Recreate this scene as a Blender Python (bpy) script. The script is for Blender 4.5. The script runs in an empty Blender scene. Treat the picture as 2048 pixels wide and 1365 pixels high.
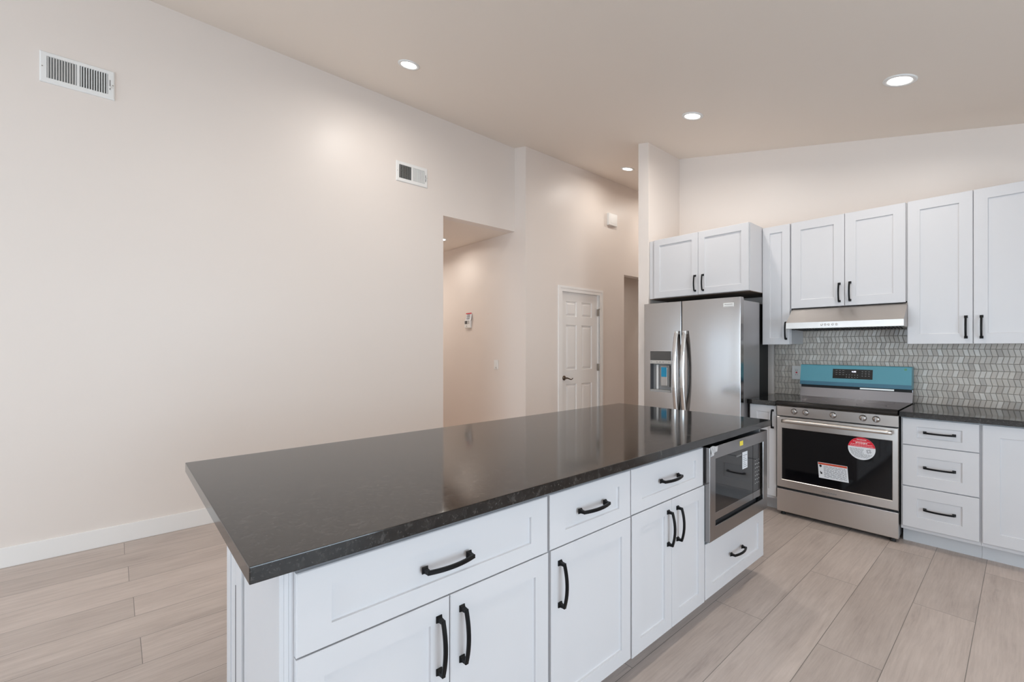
import bpy, bmesh, math, random
from mathutils import Matrix, Vector
random.seed(7)
SC = bpy.context.scene
COL = SC.collection

# ------------------------------------------------------------------ camera
CAM_H = 1.364
YAW = math.radians(48.7118)
cd = bpy.data.cameras.new('camera')
cd.sensor_width = 36.0
cd.lens = 904.5 / 2048 * 36.0
cd.shift_y = 12.5 / 2048
cd.clip_start = 0.02
cam = bpy.data.objects.new('camera', cd)
COL.objects.link(cam)
cam.location = (0, 0, CAM_H)
cam.rotation_euler = (math.pi / 2, 0, YAW)
SC.camera = cam

# ------------------------------------------------------------------ world, daylight, exposure
DAY = (0.71, 0.865, 1.0)
DAY_STRENGTH = 7.1
w = bpy.data.worlds.new('sky')
SC.world = w
w.use_nodes = True
w.node_tree.nodes['Background'].inputs[0].default_value = (*DAY, 1)
w.node_tree.nodes['Background'].inputs[1].default_value = DAY_STRENGTH
LAMP_W = 6.8
LAMP_COL = (1.0, 0.95, 0.885)
SC.view_settings.view_transform = 'Standard'
SC.view_settings.look = 'None'
SC.view_settings.gamma = 1.0
SC.view_settings.use_curve_mapping = False
SC.view_settings.exposure = -0.02
SC.cycles.caustics_reflective = False
SC.cycles.caustics_refractive = False
SC.cycles.max_bounces = 10
SC.cycles.diffuse_bounces = 6


def portal(name, loc, rot, sx, sy):
    l = bpy.data.lights.new(name, 'AREA')
    l.shape = 'RECTANGLE'
    l.size, l.size_y = sx, sy
    l.cycles.is_portal = True
    o = bpy.data.objects.new(name, l)
    COL.objects.link(o)
    o.location = loc
    o.rotation_euler = rot


RX = 2.6        # right wall (out of frame)
FY = -4.5       # wall behind the camera
portal('daylight_right', (RX + 0.06, 0.8, 1.06), (0, math.pi / 2, 0), 2.08, 2.6)  # portals for the added, unseen windows
portal('daylight_rear', (-1.5, FY - 0.06, 1.3), (-math.pi / 2, 0, math.pi), 4.6, 1.8)


# ------------------------------------------------------------------ shader helpers
class NT:
    def __init__(self, name):
        self.m = bpy.data.materials.new(name)
        self.m.use_nodes = True
        self.t = self.m.node_tree
        self.b = self.t.nodes['Principled BSDF']

    def new(self, typ, **kw):
        n = self.t.nodes.new(typ)
        for k, v in kw.items():
            setattr(n, k, v)
        return n

    def set(self, sock, v):
        if hasattr(v, 'is_output') or isinstance(v, bpy.types.NodeSocket):
            self.t.links.new(v, sock)
        elif isinstance(v, (tuple, list)) and len(v) == 3 and sock.type == 'RGBA':
            sock.default_value = (*v, 1)
        else:
            sock.default_value = v

    def math(self, op, a, b=None, c=None):
        n = self.new('ShaderNodeMath', operation=op)
        for i, v in enumerate((a, b, c)):
            if v is not None:
                self.set(n.inputs[i], v)
        return n.outputs[0]

    def pos(self):
        return self.new('ShaderNodeNewGeometry').outputs['Position']

    def sep(self, v):
        n = self.new('ShaderNodeSeparateXYZ')
        self.set(n.inputs[0], v)
        return n.outputs

    def comb(self, x, y, z):
        n = self.new('ShaderNodeCombineXYZ')
        for i, v in enumerate((x, y, z)):
            self.set(n.inputs[i], v)
        return n.outputs[0]

    def scale(self, v, s):
        n = self.new('ShaderNodeVectorMath', operation='MULTIPLY')
        self.set(n.inputs[0], v)
        n.inputs[1].default_value = s
        return n.outputs[0]

    def noise(self, v, scale, detail=4, rough=0.5, dist=0.0):
        n = self.new('ShaderNodeTexNoise')
        self.set(n.inputs['Vector'], v)
        n.inputs['Scale'].default_value = scale
        n.inputs['Detail'].default_value = detail
        n.inputs['Roughness'].default_value = rough
        n.inputs['Distortion'].default_value = dist
        return n.outputs['Fac']

    def white(self, v):
        n = self.new('ShaderNodeTexWhiteNoise', noise_dimensions='3D')
        self.set(n.inputs['Vector'], v)
        return n.outputs['Value']

    def ramp(self, f, stops):
        n = self.new('ShaderNodeValToRGB')
        e = n.color_ramp.elements
        while len(e) < len(stops):
            e.new(0.5)
        for el, (p, c) in zip(e, stops):
            el.position = p
            el.color = (*c, 1) if len(c) == 3 else c
        self.set(n.inputs[0], f)
        return n.outputs[0]

    def mix(self, f, a, b, mode='MIX'):
        n = self.new('ShaderNodeMix', data_type='RGBA', blend_type=mode)
        self.set(n.inputs['Factor'], f)
        self.set(n.inputs['A'], a) if False else self.set(n.inputs[6], a)
        self.set(n.inputs[7], b)
        return n.outputs[2]

    def bump(self, h, strength, dist=0.001):
        n = self.new('ShaderNodeBump')
        self.set(n.inputs['Height'], h)
        n.inputs['Strength'].default_value = strength
        n.inputs['Distance'].default_value = dist
        self.t.links.new(n.outputs[0], self.b.inputs['Normal'])

    def base(self, col, rough, metal=0.0, ior=None):
        self.set(self.b.inputs['Base Color'], col)
        self.set(self.b.inputs['Roughness'], rough)
        self.b.inputs['Metallic'].default_value = metal
        if ior:
            self.b.inputs['IOR'].default_value = ior


def plain(name, col, rough, metal=0.0, vary=0.03, ior=None):
    t = NT(name)
    n = t.noise(t.pos(), 35, 3)
    r = t.math('MULTIPLY_ADD', n, vary, rough - vary / 2)
    t.base(col, r, metal, ior)
    if name == 'black_iron':
        t.b.inputs['Specular IOR Level'].default_value = 0.2
    return t.m


def paint(name, col, rough, bump):
    t = NT(name)
    p = t.pos()
    big = t.noise(p, 1.3, 2)
    t.base(t.mix(t.math('MULTIPLY', big, 0.10), col, tuple(c * 0.93 for c in col)), rough)
    h = t.noise(p, 95, 3, 0.6)
    t.bump(h, bump, 0.002)
    return t.m


def brushed(name, col, rough, axis):
    """stainless steel; axis = direction along which the brush lines run"""
    t = NT(name)
    s = [420.0, 420.0, 420.0]
    s[axis] = 4.0
    n = t.noise(t.scale(t.pos(), tuple(s)), 1.0, 3)
    cloud = t.noise(t.pos(), 3.0, 3)
    r = t.math('ADD', t.math('MULTIPLY_ADD', n, 0.06, rough - 0.03), t.math('MULTIPLY_ADD', cloud, 0.06, -0.03))
    c = t.mix(n, tuple(x * 0.97 for x in col), tuple(min(1, x * 1.02) for x in col))
    t.base(c, r, 1.0)
    t.bump(n, 0.008, 0.0005)
    return t.m


def emit(name, col, strength):
    t = NT(name)
    t.base((0.8, 0.8, 0.8), 0.4)
    t.b.inputs['Emission Color'].default_value = (*col, 1)
    t.b.inputs['Emission Strength'].default_value = strength
    return t.m


def m_granite():
    t = NT('dark_granite')
    p = t.pos()
    a = t.noise(p, 30, 8, 0.68, 0.8)
    b = t.noise(p, 110, 5, 0.65, 0.3)
    c1 = t.ramp(a, [(0.32, (0.002, 0.002, 0.002)), (0.50, (0.006, 0.0055, 0.0055)), (0.60, (0.018, 0.017, 0.016)),
                    (0.74, (0.060, 0.056, 0.053))])
    fl = t.ramp(b, [(0.55, (0, 0, 0)), (0.68, (1, 1, 1))])
    c2 = t.mix(t.math('MULTIPLY', fl, 0.28), c1, (0.11, 0.103, 0.098))
    vor = t.new('ShaderNodeTexVoronoi')
    t.set(vor.inputs['Vector'], p)
    vor.inputs['Scale'].default_value = 48
    spk = t.ramp(vor.outputs['Distance'], [(0.05, (1, 1, 1)), (0.13, (0, 0, 0))])
    c3 = t.mix(t.math('MULTIPLY', t.math('MULTIPLY', spk, a), 0.5), c2, (0.26, 0.245, 0.23))
    r = t.math('MULTIPLY_ADD', t.math('ADD', a, t.math('MULTIPLY', b, 0.6)), 0.10, 0.0)
    t.base(c3, r, 0.0, 1.60)
    t.bump(t.math('ADD', a, b), 0.05, 0.0006)
    return t.m


def m_floor():
    t = NT('oak_plank')
    p = t.pos()
    x, y, z = t.sep(p)
    W, L = 0.2345, 1.52
    kx = t.math('DIVIDE', t.math('ADD', x, 3.92), W)
    k = t.math('FLOOR', kx)
    fx = t.math('SUBTRACT', kx, k)
    odd = t.math('FLOORED_MODULO', k, 2.0)
    ph_odd = t.math('MULTIPLY_ADD', k, 0.007, 0.055)
    ph = t.math('ADD', t.math('MULTIPLY', odd, ph_odd), t.math('MULTIPLY', t.math('SUBTRACT', 1.0, odd), 2.43))
    jy = t.math('DIVIDE', t.math('SUBTRACT', y, ph), L)
    j = t.math('FLOOR', jy)
    fy = t.math('SUBTRACT', jy, j)
    idv = t.comb(k, j, 3.7)
    rnd = t.white(idv)
    rnd2 = t.white(t.comb(j, k, 9.1))
    # grain coordinates: shifted per plank
    gx = t.math('MULTIPLY_ADD', rnd, 17.0, x)
    gy = t.math('MULTIPLY_ADD', rnd2, 31.0, y)
    warp = t.noise(t.comb(t.math('MULTIPLY', gx, 5.0), t.math('MULTIPLY', gy, 1.8), rnd2), 1.0, 3, 0.5)
    wx = t.math('MULTIPLY_ADD', warp, 0.032, gx)
    fine = t.noise(t.comb(t.math('MULTIPLY', wx, 130.0), t.math('MULTIPLY', gy, 7.0), rnd), 1.0, 6, 0.65, 0.2)
    mid = t.noise(t.comb(t.math('MULTIPLY', wx, 42.0), t.math('MULTIPLY', gy, 2.2), rnd), 1.0, 4, 0.6, 0.4)
    broad = t.noise(t.comb(t.math('MULTIPLY', gx, 7.0), t.math('MULTIPLY', gy, 2.4), rnd2), 1.0, 4, 0.6)
    g = t.math('ADD', t.math('MULTIPLY', fine, 0.34), t.math('ADD', t.math('MULTIPLY', mid, 0.34), t.math('MULTIPLY', broad, 0.32)))
    col = t.ramp(g, [(0.32, (0.33, 0.266, 0.236)), (0.44, (0.46, 0.383, 0.340)), (0.55, (0.535, 0.451, 0.403)), (0.70, (0.62, 0.531, 0.477))])
    col = t.mix(t.math('MULTIPLY', broad, 0.25), col, (0.55, 0.462, 0.418))
    tone = t.math('MULTIPLY_ADD', rnd, 0.16, 0.91)
    tn = t.comb(tone, tone, tone)
    col = t.mix(1.0, col, tn, 'MULTIPLY')
    # a few dark knots
    vor = t.new('ShaderNodeTexVoronoi')
    t.set(vor.inputs['Vector'], t.comb(t.math('MULTIPLY', x, 2.6), t.math('MULTIPLY', y, 1.5), 0.3))
    vor.inputs['Scale'].default_value = 1.0
    kn = t.ramp(vor.outputs['Distance'], [(0.012, (1, 1, 1)), (0.06, (0, 0, 0))])
    col = t.mix(t.math('MULTIPLY', kn, 0.6), col, (0.20, 0.15, 0.125))
    # seams
    ex = t.math('MULTIPLY', t.math('MINIMUM', fx, t.math('SUBTRACT', 1.0, fx)), W)
    ey = t.math('MULTIPLY', t.math('MINIMUM', fy, t.math('SUBTRACT', 1.0, fy)), L)
    e = t.math('MINIMUM', ex, ey)
    seam = t.math('LESS_THAN', e, 0.0014)
    col = t.mix(t.math('MULTIPLY', seam, 0.85), col, (0.14, 0.125, 0.105))
    t.base(col, t.math('MULTIPLY_ADD', fine, 0.12, 0.36))
    h = t.math('SUBTRACT', t.math('MULTIPLY', fine, 0.4), t.math('MULTIPLY', seam, 1.0))
    t.bump(h, 0.22, 0.001)
    return t.m


def m_tile():
    t = NT('slanted_mosaic')
    p = t.pos()
    x, y, z = t.sep(p)
    H, W, S = 0.0533, 0.0285, 0.0125
    rz = t.math('DIVIDE', t.math('SUBTRACT', z, 0.9235), H)
    r = t.math('FLOOR', rz)
    f = t.math('SUBTRACT', rz, r)
    sg = t.math('MULTIPLY_ADD', t.math('FLOORED_MODULO', r, 2.0), -2.0, 1.0)
    u = t.math('DIVIDE', t.math('SUBTRACT', x, t.math('MULTIPLY', t.math('MULTIPLY', t.math('SUBTRACT', f, 0.5), sg), S)), W)
    c = t.math('FLOOR', u)
    fu = t.math('SUBTRACT', u, c)
    rnd = t.white(t.comb(c, r, 1.3))
    rnd2 = t.white(t.comb(r, c, 5.9))
    tone = t.ramp(rnd, [(0.0, (0.46, 0.405, 0.35)), (0.25, (0.63, 0.56, 0.48)), (0.75, (0.73, 0.655, 0.565)), (1.0, (0.84, 0.78, 0.70))])
    tint = t.mix(t.math('MULTIPLY', rnd2, 0.35), tone, (0.60, 0.51, 0.44))
    off = t.math('MULTIPLY', rnd, 13.0)
    vein = t.noise(t.comb(t.math('ADD', x, off), y, t.math('MULTIPLY', z, 2.0)), 60, 6, 0.65, 1.5)
    cl = t.noise(p, 2.2, 2)
    col = t.mix(t.math('MULTIPLY', vein, 0.6), tint, (0.30, 0.28, 0.265))
    col = t.mix(t.ramp(vein, [(0.55, (0, 0, 0)), (0.75, (0.5, 0.5, 0.5))]), col, (0.76, 0.74, 0.71))
    a = t.math('MULTIPLY', t.math('MINIMUM', fu, t.math('SUBTRACT', 1.0, fu)), W)
    b = t.math('MULTIPLY', t.math('MINIMUM', f, t.math('SUBTRACT', 1.0, f)), H)
    e = t.math('MINIMUM', a, b)
    gr = t.math('LESS_THAN', e, 0.0010)
    col = t.mix(gr, col, (0.16, 0.145, 0.13))
    t.base(col, t.math('MULTIPLY_ADD', gr, 0.4, t.math('MULTIPLY_ADD', rnd2, 0.15, 0.28)))
    t.bump(t.math('MINIMUM', e, 0.004), 0.7, 0.6)
    return t.m


M = {}
M['wall'] = paint('wall_paint', (0.79, 0.72, 0.67), 0.42, 0.07)
M['ceiling'] = paint('ceiling_paint', (0.82, 0.74, 0.665), 0.55, 0.08)
M['trim'] = paint('trim_paint', (0.87, 0.85, 0.83), 0.33, 0.02)
M['cab'] = plain('cabinet_lacquer', (0.645, 0.64, 0.655), 0.34)
M['toe'] = plain('toe_kick_lacquer', (0.63, 0.635, 0.65), 0.42)
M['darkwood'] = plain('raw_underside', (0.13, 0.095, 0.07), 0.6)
M['black'] = plain('black_iron', (0.003, 0.003, 0.0035), 0.40)
M['rubber'] = plain('black_rubber', (0.015, 0.015, 0.015), 0.6)  # also blackens strips that stand in for shaded gaps
M['granite'] = m_granite()
M['floor'] = m_floor()
M['tile'] = m_tile()
M['steel_v'] = brushed('steel_vertical', (0.46, 0.44, 0.43), 0.16, 2)
M['steel_h'] = brushed('steel_horizontal', (0.62, 0.585, 0.555), 0.30, 0)
M['steel_y'] = brushed('dark_steel', (0.33, 0.32, 0.318), 0.16, 1)
M['chrome'] = plain('polished_steel', (0.66, 0.65, 0.64), 0.14, 1.0)
M['knob'] = plain('knob_steel', (0.42, 0.39, 0.37), 0.27, 1.0)
M['greysteel'] = plain('grey_side_panel', (0.45, 0.44, 0.45), 0.36, 0.65)
M['glass'] = plain('black_glass', (0.006, 0.006, 0.007), 0.04, 0, 0.01, 1.5)
M['ovenglass'] = plain('oven_glass', (0.004, 0.004, 0.005), 0.05, 0, 0.01, 1.45)
M['cooktop'] = plain('cooktop_glass', (0.010, 0.009, 0.009), 0.07, 0, 0.02, 1.5)
M['teal'] = plain('teal_film', (0.115, 0.385, 0.465), 0.30, 0.0)
M['blue'] = plain('blue_tape', (0.0, 0.26, 0.46), 0.35)
M['white'] = plain('white_plastic', (0.82, 0.815, 0.80), 0.35)
M['paper'] = plain('paper_label', (0.74, 0.76, 0.79), 0.5)
M['red'] = plain('red_print', (0.68, 0.008, 0.03), 0.45)
M['orange'] = plain('orange_print', (0.55, 0.07, 0.03), 0.45)
M['yellow'] = plain('yellow_label', (0.80, 0.66, 0.06), 0.45)
M['ink'] = plain('ink', (0.10, 0.11, 0.13), 0.6)
M['inkdark'] = plain('dark_ink', (0.012, 0.012, 0.015), 0.6)
M['whiteink'] = plain('white_ink', (0.85, 0.80, 0.80), 0.5)
M['greyink'] = plain('grey_ink', (0.38, 0.38, 0.37), 0.5)
M['bronze'] = plain('bronze', (0.13, 0.095, 0.07), 0.25, 1.0)
M['nickel'] = plain('nickel', (0.45, 0.42, 0.38), 0.28, 1.0)
M['grey'] = plain('grey_plastic', (0.10, 0.10, 0.105), 0.4)
M['midgrey'] = plain('mid_grey_plastic', (0.32, 0.315, 0.31), 0.4)
M['void'] = plain('vent_shade_black', (0.006, 0.006, 0.006), 0.8)  # near-black in place of the shade inside the vents
M['lens'] = emit('lamp_lens', (1.0, 0.97, 0.92), 9.0)
M['digit'] = emit('lit_digits', (0.75, 0.78, 1.0), 3.0)
t_ = NT('clear_film')
t_.base((0.75, 0.75, 0.76), 0.15)
t_.b.inputs['Alpha'].default_value = 0.55
M['film'] = t_.m

# ------------------------------------------------------------------ mesh helpers
ORG = {}


class MB:
    def __init__(self):
        self.bm = bmesh.new()

    def face(self, pts):
        return self.bm.faces.new([self.bm.verts.new(p) for p in pts])

    def box(self, x0, x1, y0, y1, z0, z1, bev=0.0):
        if x0 > x1: x0, x1 = x1, x0
        if y0 > y1: y0, y1 = y1, y0
        if z0 > z1: z0, z1 = z1, z0
        v = [self.bm.verts.new((x, y, z)) for x in (x0, x1) for y in (y0, y1) for z in (z0, z1)]
        fs = [self.bm.faces.new([v[i] for i in q]) for q in
              ((0, 1, 3, 2), (4, 6, 7, 5), (0, 4, 5, 1), (2, 3, 7, 6), (0, 2, 6, 4), (1, 5, 7, 3))]
        if bev:
            es = list({e for f in fs for e in f.edges})
            bmesh.ops.bevel(self.bm, geom=es, offset=bev, segments=2, affect='EDGES', profile=0.6)
        return self

    def rings(self, rr, cap0=True, cap1=True, smooth=False, closed=True):
        vs = [[self.bm.verts.new(p) for p in r] for r in rr]
        n = len(vs[0])
        for a, b in zip(vs, vs[1:]):
            for i in range(n if closed else n - 1):
                f = self.bm.faces.new((a[i], a[(i + 1) % n], b[(i + 1) % n], b[i]))
                f.smooth = smooth
        if cap0: self.bm.faces.new(vs[0][::-1])
        if cap1: self.bm.faces.new(vs[-1])
        return self

    def prism(self, poly, f0, f1):
        """poly: 2d list; f0/f1 map a 2d point to the two end planes"""
        return self.rings([[f0(*p) for p in poly], [f1(*p) for p in poly]])

    def lathe(self, prof, mat, n=32, smooth=True, cap0=True, cap1=True):
        rr = []
        for r, h in prof:
            rr.append([mat @ Vector((r * math.cos(2 * math.pi * i / n), r * math.sin(2 * math.pi * i / n), h)) for i in range(n)])
        return self.rings(rr, cap0, cap1, smooth)

    def tube(self, pts, r, n=12, smooth=True):
        pts = [Vector(p) for p in pts]
        rr = []
        for i, p in enumerate(pts):
            d = (pts[min(i + 1, len(pts) - 1)] - pts[max(i - 1, 0)]).normalized()
            a = d.orthogonal().normalized() if abs(d.z) > 0.95 else d.cross(Vector((0, 0, 1))).normalized()
            b = d.cross(a)
            rad = r[i] if isinstance(r, (list, tuple)) else r
            rr.append([p + rad * (math.cos(2 * math.pi * k / n) * a + math.sin(2 * math.pi * k / n) * b) for k in range(n)])
        return self.rings(rr, smooth=smooth)

    def build(self, name, mat, parent=None, smooth=None):
        bmesh.ops.recalc_face_normals(self.bm, faces=self.bm.faces)
        o0 = ORG.get(parent.as_pointer() if parent else None, Vector((0, 0, 0)))
        me = bpy.data.meshes.new(name)
        for v in self.bm.verts:
            v.co -= o0
        self.bm.to_mesh(me)
        self.bm.free()
        me.materials.append(M[mat] if isinstance(mat, str) else mat)
        o = bpy.data.objects.new(name, me)
        COL.objects.link(o)
        if parent:
            o.parent = parent
            ORG[o.as_pointer()] = o0
        return o


def thing(name, loc, label, cat, group=None, kind=None):
    o = bpy.data.objects.new(name, None)
    o.empty_display_size = 0.1
    COL.objects.link(o)
    o.location = loc
    ORG[o.as_pointer()] = Vector(loc)
    tag(o, label, cat, group, kind)
    return o


def tag(o, label=None, cat=None, group=None, kind=None):
    if label: o['label'] = label
    if cat: o['category'] = cat
    if group: o['group'] = group
    if kind: o['kind'] = kind
    return o


def struct(mb, name, mat, label=None):
    o = mb.build(name, mat)
    o['kind'] = 'structure'
    if label: o['label'] = label
    return o


def text_mesh(name, body, size, f, mat, parent, depth=0.0003, width=None):
    """lettering centred on local (0,0); f maps (u,v,w) to the world"""
    cu = bpy.data.curves.new('lettering', 'FONT')
    cu.body = body
    cu.size = size
    cu.align_x, cu.align_y = 'CENTER', 'CENTER'
    cu.extrude = depth
    cu.resolution_u = 3
    tmp = bpy.data.objects.new('lettering', cu)
    COL.objects.link(tmp)
    me = bpy.data.meshes.new_from_object(tmp)
    bpy.data.objects.remove(tmp)
    xs = [v.co.x for v in me.vertices]
    k = width / (max(xs) - min(xs)) if width else 1.0
    o0 = ORG.get(parent.as_pointer() if parent else None, Vector((0, 0, 0)))
    for v in me.vertices:
        v.co = Vector(f(v.co.x * k, v.co.y, v.co.z + depth)) - o0
    me.name = name
    me.materials.clear()
    me.materials.append(M[mat])
    o = bpy.data.objects.new(name, me)
    COL.objects.link(o)
    if parent:
        o.parent = parent
        ORG[o.as_pointer()] = o0
    return o


# local frames: f(u, v, w) -> world; w points out of the front
def face_x(X):
    return lambda u, v, w: Vector((X + w, u, v))          # faces +X, u = Y


def face_y(Y):
    return lambda u, v, w: Vector((u, Y - w, v))          # faces -Y, u = X


def rect(f, u0, u1, v0, v1, i, w):
    return [f(u0 + i, v0 + i, w), f(u1 - i, v0 + i, w), f(u1 - i, v1 - i, w), f(u0 + i, v1 - i, w)]


def shaker(f, u0, u1, v0, v1, fu, fv, t=0.020):
    """one shaker front with a recessed flat panel"""
    mb = MB()
    b = 0.0022

    def ring(iu, iv, w):
        return [f(u0 + iu, v0 + iv, w), f(u1 - iu, v0 + iv, w), f(u1 - iu, v1 - iv, w), f(u0 + iu, v1 - iv, w)]
    mb.rings([ring(0, 0, 0.001), ring(0, 0, t - b), ring(b, b, t), ring(fu, fv, t), ring(fu + 0.0007, fv + 0.0007, t - 0.0070),
              ring(fu + 0.0035, fv + 0.0035, t - 0.0085)])
    return mb


def pull(f, u, v, vertical, L, parent, w0=0.020):
    """black bow pull centred at (u, v): square foot plates, flared necks, arched bar"""
    mb = MB()

    def g(t, s, w):     # t along the pull, s across
        return f(u + (s if vertical else t), v + (t if vertical else s), w0 + w)
    h = L / 2
    for sg in (-1, 1):
        c = sg * (h - 0.009)
        mb.rings([[g(c + a * q, b * q, w) for a, b in ((-0.009, -0.009), (0.009, -0.009), (0.009, 0.009), (-0.009, 0.009))]
                  for q, w in ((1, 0), (1, 0.003), (0.8, 0.0055), (0.6, 0.010), (0.55, 0.020), (0.55, 0.026))])
    path = []
    for i in range(17):
        q = -1 + i / 8
        path.append((q * (h - 0.0055), 0.0215 + 0.0125 * (1 - q * q)))
    rr = []
    for i, (t, wv) in enumerate(path):
        a = path[max(0, i - 1)]
        b = path[min(len(path) - 1, i + 1)]
        d = Vector((b[0] - a[0], b[1] - a[1])).normalized()
        nx, nw = -d.y, d.x
        hw, ht = 0.0058, 0.0042
        c = 0.0015
        sec = [(-hw, -ht + c), (-hw, ht - c), (-hw + c, ht), (hw - c, ht), (hw, ht - c), (hw, -ht + c), (hw - c, -ht), (-hw + c, -ht)]
        rr.append([g(t + nx * k, s, wv + nw * k) for s, k in sec])
    mb.rings(rr)
    return mb.build('handle', 'black', parent)


def front(root, kind, f, u0, u1, v0, v1, handle=None, fu=0.060, fv=0.060, L=0.160):
    o = shaker(f, u0, u1, v0, v1, fu, fv).build(kind, 'cab', root)
    if handle:
        pull(f, handle[0], handle[1], handle[2], L, o)
    return o


# ------------------------------------------------------------------ the room
def zc(x, y):
    return 2.925 - 0.2155 * x + (0.0125 * (3.7 - y) if y < 3.7 else 0.0)


mb = MB().box(-7.2, RX + 0.15, FY - 0.15, 7.15, -0.08, 0.0)
struct(mb, 'floor', 'floor', 'pale washed oak plank floor')

mb = MB()
xs, ys = (-4.32, RX + 0.14), (FY - 0.12, 3.7, 7.12)
for lo, hi in zip(ys, ys[1:]):
    mb.rings([[(xs[0], lo, zc(xs[0], lo)), (xs[1], lo, zc(xs[1], lo)), (xs[1], hi, zc(xs[1], hi)), (xs[0], hi, zc(xs[0], hi))],
              [(xs[0], lo, zc(xs[0], lo) + 0.12), (xs[1], lo, zc(xs[1], lo) + 0.12), (xs[1], hi, zc(xs[1], hi) + 0.12), (xs[0], hi, zc(xs[0], hi) + 0.12)]])
struct(mb, 'ceiling', 'ceiling', 'sloped beige ceiling falling towards the kitchen')


def wall_x(name, x0, x1, y0, y1, holes=(), up=0.05):
    """wall with faces at x0/x1; top follows the ceiling; holes = (ya, yb, za, zb)"""
    mb = MB()

    def slab(ya, yb, za, zb):
        if yb - ya < 1e-5: return
        ta = [zb if zb is not None else zc(x, y) + up for x in (x0, x1) for y in (ya, yb)]
        v = [(x0, ya, za), (x0, yb, za), (x1, yb, za), (x1, ya, za)]
        t = [(x0, ya, ta[0]), (x0, yb, ta[1]), (x1, yb, ta[3]), (x1, ya, ta[2])]
        mb.rings([v, t])
    cur = y0
    for ya, yb, za, zb in sorted(holes):
        slab(cur, ya, 0, None)
        if za > 0: slab(ya, yb, 0, za)
        slab(ya, yb, zb, None)
        cur = yb
    slab(cur, y1, 0, None)
    return struct(mb, name, 'wall')


def wall_y(name, y0, y1, x0, x1, holes=(), up=0.05):
    mb = MB()

    def slab(xa, xb, za, zb):
        if xb - xa < 1e-5: return
        ring0 = [(xa, y0, za), (xb, y0, za), (xb, y1, za), (xa, y1, za)]
        ring1 = [(x, y, zb if zb is not None else zc(x, y) + up) for x, y, _ in ring0]
        mb.rings([ring0, ring1])
    cur = x0
    for xa, xb, za, zb in sorted(holes):
        slab(cur, xa, 0, None)
        if za > 0: slab(xa, xb, 0, za)
        slab(xa, xb, zb, None)
        cur = xb
    slab(cur, x1, 0, None)
    return struct(mb, name, 'wall')


XL = -4.18
YH = 3.712
XD = -3.977
YK = 4.77
OPL, OPZ = 2.678, 2.795
wall_x('wall_left', XL - 0.12, XL, FY, 3.7115, [(-3.9, -0.95, 0.35, 1.75), (OPL, 3.7115, 0, OPZ)])
wall_y('wall_hall', YH, YH + 0.12, -7.0, XD)
wall_x('wall_passage', XD - 0.12, XD, YH + 0.12, 7.0, [(4.352, 5.122, 0, 2.098), (5.722, 6.62, 0, 2.448)])
wall_y('wall_kitchen', YK, YK + 0.12, -2.58, RX)
wall_x('wall_wing', -2.70, -2.58, 4.142, 7.0)
wall_y('wall_far', 7.0, 7.12, -4.1, -2.58)
wall_x('wall_right', RX, RX + 0.12, FY, YK + 0.12, [(-0.5, 2.1, 0.0, 2.10)])
wall_y('wall_rear', FY - 0.12, FY, XL - 0.12, RX + 0.12, [(-3.8, 0.8, 0.40, 2.20)])

# hallway behind the left wall and the room beyond the passage opening
mb = MB().box(-7.0, XL - 0.12, 2.0, YH, OPZ, OPZ + 0.1)
struct(mb, 'ceiling_hall', 'ceiling')
mb = MB().box(-7.12, -7.0, 1.88, YH + 0.12, 0, 2.9)
struct(mb, 'wall_hall_end', 'wall')
mb = MB().box(-7.0, XL - 0.12, 1.88, 2.0, 0, 2.9)
struct(mb, 'wall_hall_side', 'wall')
mb = MB().box(-6.2, XD - 0.12, 6.62, 6.74, 0, 2.7)
struct(mb, 'wall_side_room', 'wall')
mb = MB().box(-6.32, -6.2, 5.3, 6.74, 0, 2.7)
struct(mb, 'wall_side_room_end', 'wall')
mb = MB().box(-6.2, XD - 0.12, 5.2, 5.3, 0, 2.7)
struct(mb, 'wall_side_room_near', 'wall')
mb = MB().box(-6.3, XD - 0.12, 5.2, 6.74, 2.60, 2.7)
struct(mb, 'ceiling_side_room', 'ceiling')

# skirting
struct(MB().box(XL + 0.0002, XL + 0.014, FY, OPL, 0, 0.124, 0.003), 'baseboard_left', 'trim', 'tall white skirting along the left wall')
struct(MB().box(-7.0, XL, YH - 0.014, YH, 0, 0.124, 0.003), 'baseboard_hall', 'trim')
mb = MB().box(XD, XD + 0.014, YH - 0.014, 4.278, 0, 0.124, 0.003).box(XD, XD + 0.014, 5.2, 5.722, 0, 0.124, 0.003)
struct(mb, 'baseboard_passage', 'trim')

# windows added out of view to let the daylight in
mb = MB()
for a, b in ((-3.8, -3.75), (0.75, 0.8), (-1.53, -1.47)):
    mb.box(a, b, FY - 0.09, FY - 0.03, 0.45, 2.15)
mb.box(-3.8, 0.8, FY - 0.09, FY - 0.03, 0.40, 0.4499).box(-3.8, 0.8, FY - 0.09, FY - 0.03, 2.1501, 2.20)
struct(mb, 'unseen_window_1', 'trim')
mb = MB()
for a, b in ((-0.5, -0.44), (2.04, 2.10), (0.76, 0.84)):
    mb.box(RX + 0.03, RX + 0.09, a, b, 0.0501, 2.0499)
mb.box(RX + 0.03, RX + 0.09, -0.5, 2.1, 0, 0.05).box(RX + 0.03, RX + 0.09, -0.5, 2.1, 2.05, 2.10)
struct(mb, 'unseen_window_2', 'trim')
mb = MB()
for a, b in ((-3.9, -3.85), (-1.0, -0.95), (-2.455, -2.395)):
    mb.box(XL - 0.09, XL - 0.03, a, b, 0.4001, 1.6999)
mb.box(XL - 0.09, XL - 0.03, -3.9, -0.95, 0.35, 0.40).box(XL - 0.09, XL - 0.03, -3.9, -0.95, 1.70, 1.75)
struct(mb, 'unseen_window_3', 'trim')
ts_ = NT('added_roller_shade')  # unseen shade, added to give the fridge its bright reflection
tb_ = ts_.new('ShaderNodeBsdfTranslucent')
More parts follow.
